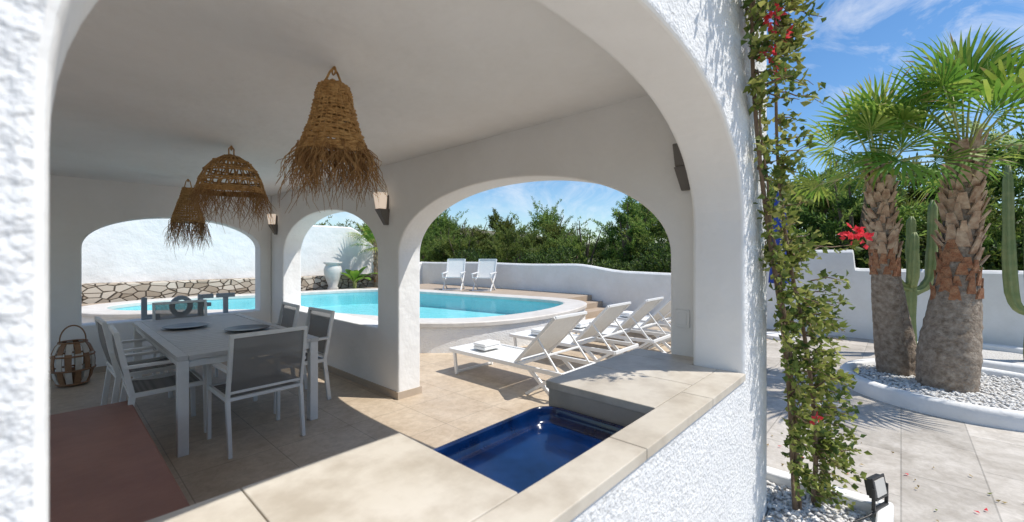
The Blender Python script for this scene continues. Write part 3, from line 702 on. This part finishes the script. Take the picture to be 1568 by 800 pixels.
# ------------------------------------------------------------------ palms
def catpath(P,k):
    out=[]; n=len(P)
    for i in range(n-1):
        p0,p1,p2,p3=[np.array(P[min(max(i+d,0),n-1)],float) for d in (-1,0,1,2)]
        for j in range(k):
            t_=j/k; out.append(tuple(.5*((2*p1)+(-p0+p2)*t_+(2*p0-5*p1+4*p2-p3)*t_**2+(-p0+3*p1-3*p2+p3)*t_**3)))
    out.append(tuple(map(float,P[-1]))); return out
def fan_palm(x,y,z0,path,rads,boots_from,fibre_from,seed,nleaf,scale=1,bs=1,spread=92):
    rs=random.Random(seed); e=empty('fan_palm',(x,y,z0))
    tk=MB(); P=catpath(path,14); rr_=np.interp(np.linspace(0,1,len(P)),np.linspace(0,1,len(rads)),rads)
    rr_=[r_*(1+rs.uniform(-.022,.022)) for i,r_ in enumerate(rr_)]
    rj=[1+rs.uniform(-.04,.04) for _ in range(36)]
    tk.tube(P,rr_,36,0,rib=lambda j,i:rj[j]*(1+rs.uniform(-.012,.012)),cap=True)
    tk.obj('trunk',M_trunk,e,smooth=True)
    bt=MB(); zs=[p[2] for p in P]; ztop=zs[-1]
    def at(z):
        q=np.interp(z,zs,np.arange(len(P))); i=min(int(q),len(P)-2); f=q-i
        return V3(P[i])*(1-f)+V3(P[i+1])*f, rr_[i]*(1-f)+rr_[i+1]*f
    z=fibre_from; k_=0
    while z<ztop:
        for j in range(6):
            a=k_*.52+j*6.283/6+rs.uniform(-.2,.2); c,r_=at(z+rs.uniform(-.02,.02))
            n_=V3((math.cos(a),math.sin(a),0)); s_=V3((-math.sin(a),math.cos(a),0))
            fib=z<boots_from+rs.uniform(-.12,.12)
            L_=rs.uniform(.08,.18)*bs*(1 if not fib else .9); w=rs.uniform(.035,.068)*bs; o_=rs.uniform(.015,.085)*bs*(1 if not fib else .15)
            b0=c+n_*(r_*.92)+V3((0,0,-.02)); t0=c+n_*(r_+o_)+V3((0,0,L_))+s_*rs.uniform(-.02,.02); th=.012
            vs=[b0-s_*w,b0+s_*w,t0+s_*w*.5,t0-s_*w*.5,b0-s_*w+n_*th*1.8,b0+s_*w+n_*th*1.8,t0+s_*w*.42+n_*th,t0-s_*w*.42+n_*th]
            bt.add(vs,[(0,1,2,3),(7,6,5,4),(0,4,5,1),(1,5,6,2),(2,6,7,3),(3,7,4,0)],0 if not fib else 1)
        z+=.07*bs; k_+=1
    bt.obj('leaf_bases',[M_boot,M_fibre],e)
    lv=MB(); pe=MB(); top=V3(P[-1])
    for i in range(nleaf):
        q=i/nleaf; el=math.radians(86-spread*q**1.1+rs.uniform(-7,7)); az=i*2.39996+rs.uniform(-.25,.25)
        d=V3((math.cos(az)*math.cos(el),math.sin(az)*math.cos(el),math.sin(el)))
        pl=rs.uniform(.42,.66)*scale; base=top+V3((math.cos(az)*.05,math.sin(az)*.05,-.12*q))
        mid=base+d*pl*.5+V3((0,0,.03)); end=base+d*pl+V3((0,0,-.05*math.cos(el)))
        pe.tube([base,mid,end],[.013,.010,.007],5)
        d2=(end-mid).normalized(); sd=d2.cross(V3((0,0,1)));
        if sd.length<.1: sd=V3((1,0,0))
        sd.normalize(); up=sd.cross(d2); tw=rs.uniform(-.8,.8); sd=(sd*math.cos(tw)+up*math.sin(tw)).normalized(); up=sd.cross(d2)
        nb=24; FR=rs.uniform(.46,.62)*scale; mi=0 if rs.random()<.55 else 1
        for b in range(nb):
            th=math.radians(-100+200*b/(nb-1)); Lb=FR*(.70+.30*math.cos(th*.8))*rs.uniform(.9,1.06)
            dr=(d2*math.cos(th)+sd*math.sin(th)); fold=.018*(1 if b%2 else -1)
            wv=dr.cross(up).normalized()*(.0175*scale)
            droop=V3((0,0,-1))*Lb*(.06+.16*rs.random()*(1 if q>.3 else .4))
            a0=end; a1=end+dr*Lb*.45+up*(fold+.05*math.cos(th)); a2=end+dr*Lb*.75+up*.03+droop*.3; a3=end+dr*Lb+droop
            m_i=mi if rs.random()<.85 else 1-mi
            lv.add([a0,a1-wv,a1+wv,a2-wv*.6,a2+wv*.6],[(0,1,2),(1,3,4,2)],m_i); lv.add([a2-wv*.6,a2+wv*.6,a3],[(0,2,1)],2 if rs.random()<.12 else m_i)
    lv.obj('fronds',[M_palm1,M_palm2,M_palm3],e); pe.obj('petioles',M_petiole,e,smooth=True)
fan_palm(6.95,.03,.05,[(0,0,0),(-.05,.03,.4),(-.14,.08,.9),(-.24,.12,1.4),(-.3,.14,1.9),(-.34,.16,2.5)],[.20,.195,.16,.12,.10,.085],1.45,1.25,3,20,.95,.85,88)
fan_palm(6.55,-.36,.05,[(0,0,0),(.03,-.02,.4),(.1,-.07,.9),(.14,-.1,1.4),(.17,-.13,2.0),(.17,-.15,2.62)],[.235,.25,.205,.145,.125,.115],1.45,1.0,8,23,1.25,1)
fan_palm(7.62,13.2,.44,[(0,0,0),(.02,0,.7),(0,0,1.4)],[.14,.12,.10],.3,.2,12,22,1.0,1)

def cactus(x,y,cols,r=.075,seed=1):
    rs=random.Random(seed); e=empty('candelabra_cactus',(x,y,.05)); k=MB()
    for path in cols:
        P=catpath(path,6); rr_=[r*(1+.12*math.sin(i*1.1+rs.random())) for i in range(len(P))]; rr_[-1]*=.3; rr_[-2]*=.8
        k.tube(P,rr_,20,rib=lambda j,i:1.25 if j%4==0 else (.62 if j%4==2 else .9))
    k.obj('stems',M_cactus,e,smooth=True)
cactus(8.9,-.12,[[(0,0,0),(0,0,.8),(.02,0,1.5),(0,0,2.05)],[(0,0,.9),(.12,-.16,1.0),(.18,-.22,1.3),(.2,-.24,2.3)],[(0,0,.95),(-.1,.16,1.05),(-.18,.25,1.3),(-.2,.27,2.2)],[(0,0,1.0),(-.18,-.02,1.15),(-.22,-.03,1.8)]],.055,2)
cactus(8.95,-1.30,[[(0,0,0),(0,0,1.2),(0,0,3.0)],[(0,0,.7),(-.06,.18,.95),(-.08,.22,2.7)],[(0,0,.9),(.1,-.25,1.1),(.1,-.3,2.8)]],.055,3)

e=empty('banana_plant',(6.75,13.15,.44)); k=MB(); rs=random.Random(6)
for i in range(9):
    az=i*2.4; el=math.radians(rs.uniform(35,75)); L_=rs.uniform(.8,1.2); pts=[]
    for j in range(9):
        q=j/8; pts.append(V3((math.cos(az)*math.cos(el)*L_*q,math.sin(az)*math.cos(el)*L_*q,.15+math.sin(el)*L_*q-.45*q*q*L_)))
    s=V3((-math.sin(az),math.cos(az),0)); vs=[];fs=[]
    for j,p in enumerate(pts):
        w=.13*math.sin(math.pi*min(1,max(0.03,(j/8-.12)/.9)))+.01
        vs+=[p-s*w+V3((0,0,.03)),p,p+s*w+V3((0,0,.03))]
    for j in range(8): fs+=[(3*j,3*j+1,3*j+4,3*j+3),(3*j+1,3*j+2,3*j+5,3*j+4)]
    k.add(vs,fs)
k.obj('leaves',M_palm1,e); k=MB(); k.tube([(0,0,0),(0,0,.4)],.06,8); k.obj('stem',M_petiole,e)

# ------------------------------------------------------------------ bougainvillea
e=empty('bougainvillea_vine'); st=MB(); rs=random.Random(9); nrs=np.random.RandomState(9)
main=catpath([(2.86,.44,.04),(2.84,.45,.35),(2.78,.46,.8),(2.68,.48,1.2),(2.56,.51,1.6),(2.44,.53,2.0),(2.32,.53,2.35),(2.20,.51,2.65),(2.05,.48,2.9),(1.85,.45,3.08)],7)
st.tube(main,list(np.linspace(.016,.006,len(main))),6)
main2=catpath([(3.02,.38,.04),(2.97,.36,.4),(2.93,.38,.8),(2.84,.41,1.15),(2.72,.45,1.5),(2.62,.48,1.95),(2.5,.47,2.4),(2.38,.45,2.8),(2.28,.43,3.05)],7)
st.tube(main2,list(np.linspace(.013,.005,len(main2))),6)
st.tube([(p[0]+.02*math.sin(i*.8),p[1]-.02,p[2]) for i,p in enumerate(main[:44])],list(np.linspace(.010,.004,44)),5)
C=[];D=[]
def clampw(p):
    if p[0]<2.80 and p[1]>.55: p[1]=.55
def spray(p0,d,L,nl,sp=.035):
    d=V3(d).normalized(); pts=[]
    for i in range(6):
        q=i/5; pts.append(V3(p0)+d*L*q+V3((0,0,-.25*L*q*q))+V3((rs.uniform(-.01,.01),rs.uniform(-.01,.01),rs.uniform(-.01,.01))))
    for p in pts: clampw(p)
    st.tube(pts,[.0045,.004,.0035,.003,.002,.0015],4)
    for k_ in range(nl):
        q=rs.random()**.8*5; i=min(int(q),4); p=pts[i].lerp(pts[i+1],q-i)
        c=np.array(p)+nrs.normal(size=3)*sp*.5
        if c[0]<2.80 and c[1]>.54: c[1]=.54-rs.random()*.025
        C.append(c); D.append(nrs.normal(size=3)*.8+np.array([d.x*.4,d.y*.4-.45,.1]))
def along(path,z0,z1,cnt,Lr,nl,outx=.3):
    ps=[p for p in path if z0<=p[2]<=z1]
    for i in range(cnt):
        p=rs.choice(ps); a=rs.uniform(-2.9,.6)
        spray(p,(math.cos(a)+outx,math.sin(a)*.7,rs.uniform(-.3,.7)),rs.uniform(*Lr),nl)
along(main,.25,1.0,40,(.1,.24),17,-.1); along(main2,.3,1.15,44,(.1,.28),18,.3)
along(main,1.0,1.5,22,(.08,.22),15,-.4); along(main2,1.1,1.55,18,(.08,.22),15,.1)
along(main,1.45,2.3,30,(.05,.18),12,-.4); along(main2,1.5,2.3,26,(.05,.18),12,.1)
along(main,2.3,3.1,50,(.10,.30),18,-.3); along(main2,2.3,3.0,40,(.08,.26),17,.2)
along(main2,0.08,.35,14,(.08,.2),12,.2)
for i in range(9): spray((2.98,.36,.30+.06*i),(.9,-.5,-.05+.1*rs.random()),rs.uniform(.24,.34),24)
for i in range(9): spray((2.92,.38,.80+.07*i),(.85,-.45,.2),rs.uniform(.2,.32),22)
spray((2.80,.42,1.5),(.9,-.6,.45),.42,16,.02); spray((2.84,.42,1.2),(.9,-.6,.35),.36,18,.03)
C=np.array(C);D=np.array(D); n=len(C)
leaf_mesh('leaves',C,D,nrs.uniform(.026,.054,n),nrs.uniform(.018,.038,n),[M_v1,M_v2,M_v3],nrs.choice([0,1,2],size=n,p=[.45,.35,.2]),e)
st.obj('stems',M_stem,e,smooth=True)
FC=[];FD=[]
for (c,r_,m_) in (((3.10,.20,1.63),.05,34),((3.16,.16,1.60),.035,16),((2.30,.44,2.62),.035,22),((2.38,.43,2.55),.03,16),((2.25,.46,2.42),.03,14),((2.50,.43,2.62),.022,9),((2.78,.34,.62),.02,6),((2.46,.44,2.42),.02,8)):
    q=nrs.normal(size=(m_,3)); q/=np.linalg.norm(q,axis=1)[:,None]; FC.append(np.array(c)+q*r_*nrs.uniform(.2,1,(m_,1))); FD.append(q+nrs.normal(size=(m_,3))*.3)
FC=np.concatenate(FC);FD=np.concatenate(FD); leaf_mesh('flowers',FC,FD,.034,.028,[M_fl],np.zeros(len(FC),int),e)

# ------------------------------------------------------------------ world, sun, camera
w=bpy.data.worlds.new('World'); scene.world=w; w.use_nodes=True; nt=w.node_tree; bg=nt.nodes['Background']
sky=nt.nodes.new('ShaderNodeTexSky'); sky.sky_type='NISHITA'; sky.sun_disc=False
sd=V3((.34,-.47,1)).normalized()
sky.sun_elevation=math.asin(sd.z); sky.sun_rotation=math.atan2(sd.x,sd.y); sky.air_density=1.0; sky.dust_density=.2; sky.ozone_density=3.0; sky.altitude=100
hs=N(nt,'ShaderNodeHueSaturation',Saturation=1.2,Value=1.0); nt.links.new(sky.outputs[0],hs.inputs['Color'])
tc=N(nt,'ShaderNodeTexCoord'); mp=N(nt,'ShaderNodeMapping'); mp.inputs['Scale'].default_value=(1.2,3.6,5.0); mp.inputs['Rotation'].default_value=(.3,.35,.5)
nt.links.new(tc.outputs['Generated'],mp.inputs['Vector'])
n=N(nt,'ShaderNodeTexNoise',Scale=1.9,Detail=10,Roughness=.64,Distortion=.7); nt.links.new(mp.outputs[0],n.inputs['Vector'])
r=N(nt,'ShaderNodeValToRGB'); r.color_ramp.elements[0].position=.49; r.color_ramp.elements[1].position=.80
r.color_ramp.elements[0].color=(0,0,0,1); r.color_ramp.elements[1].color=(.8,.8,.8,1); nt.links.new(n.outputs['Fac'],r.inputs['Fac'])
mx=N(nt,'ShaderNodeMix',data_type='RGBA'); nt.links.new(r.outputs['Color'],mx.inputs[0]); nt.links.new(hs.outputs[0],mx.inputs[6]); mx.inputs[7].default_value=(7,7.1,7.3,1)
nt.links.new(mx.outputs[2],bg.inputs['Color']); bg.inputs['Strength'].default_value=.15
su=bpy.data.lights.new('sun','SUN'); su.energy=4.8; su.angle=math.radians(.5); su.color=(1,.95,.87)
so=bpy.data.objects.new('sun',su); scene.collection.objects.link(so); so.rotation_euler=sd.to_track_quat('Z','Y').to_euler(); so.location=(5,-5,12)
cam=bpy.data.cameras.new('camera'); co=bpy.data.objects.new('camera',cam); scene.collection.objects.link(co)
co.location=(0,0,1.5); co.rotation_euler=(math.radians(90),0,math.radians(42.5-90))
cam.sensor_width=36; cam.lens=36*650/1568; cam.shift_y=-8/1568; cam.clip_start=.02; cam.clip_end=2000
cam.dof.use_dof=True; cam.dof.focus_distance=5; cam.dof.aperture_fstop=3.2
scene.camera=co
scene.view_settings.view_transform='Standard'; scene.view_settings.look='None'; scene.view_settings.exposure=0
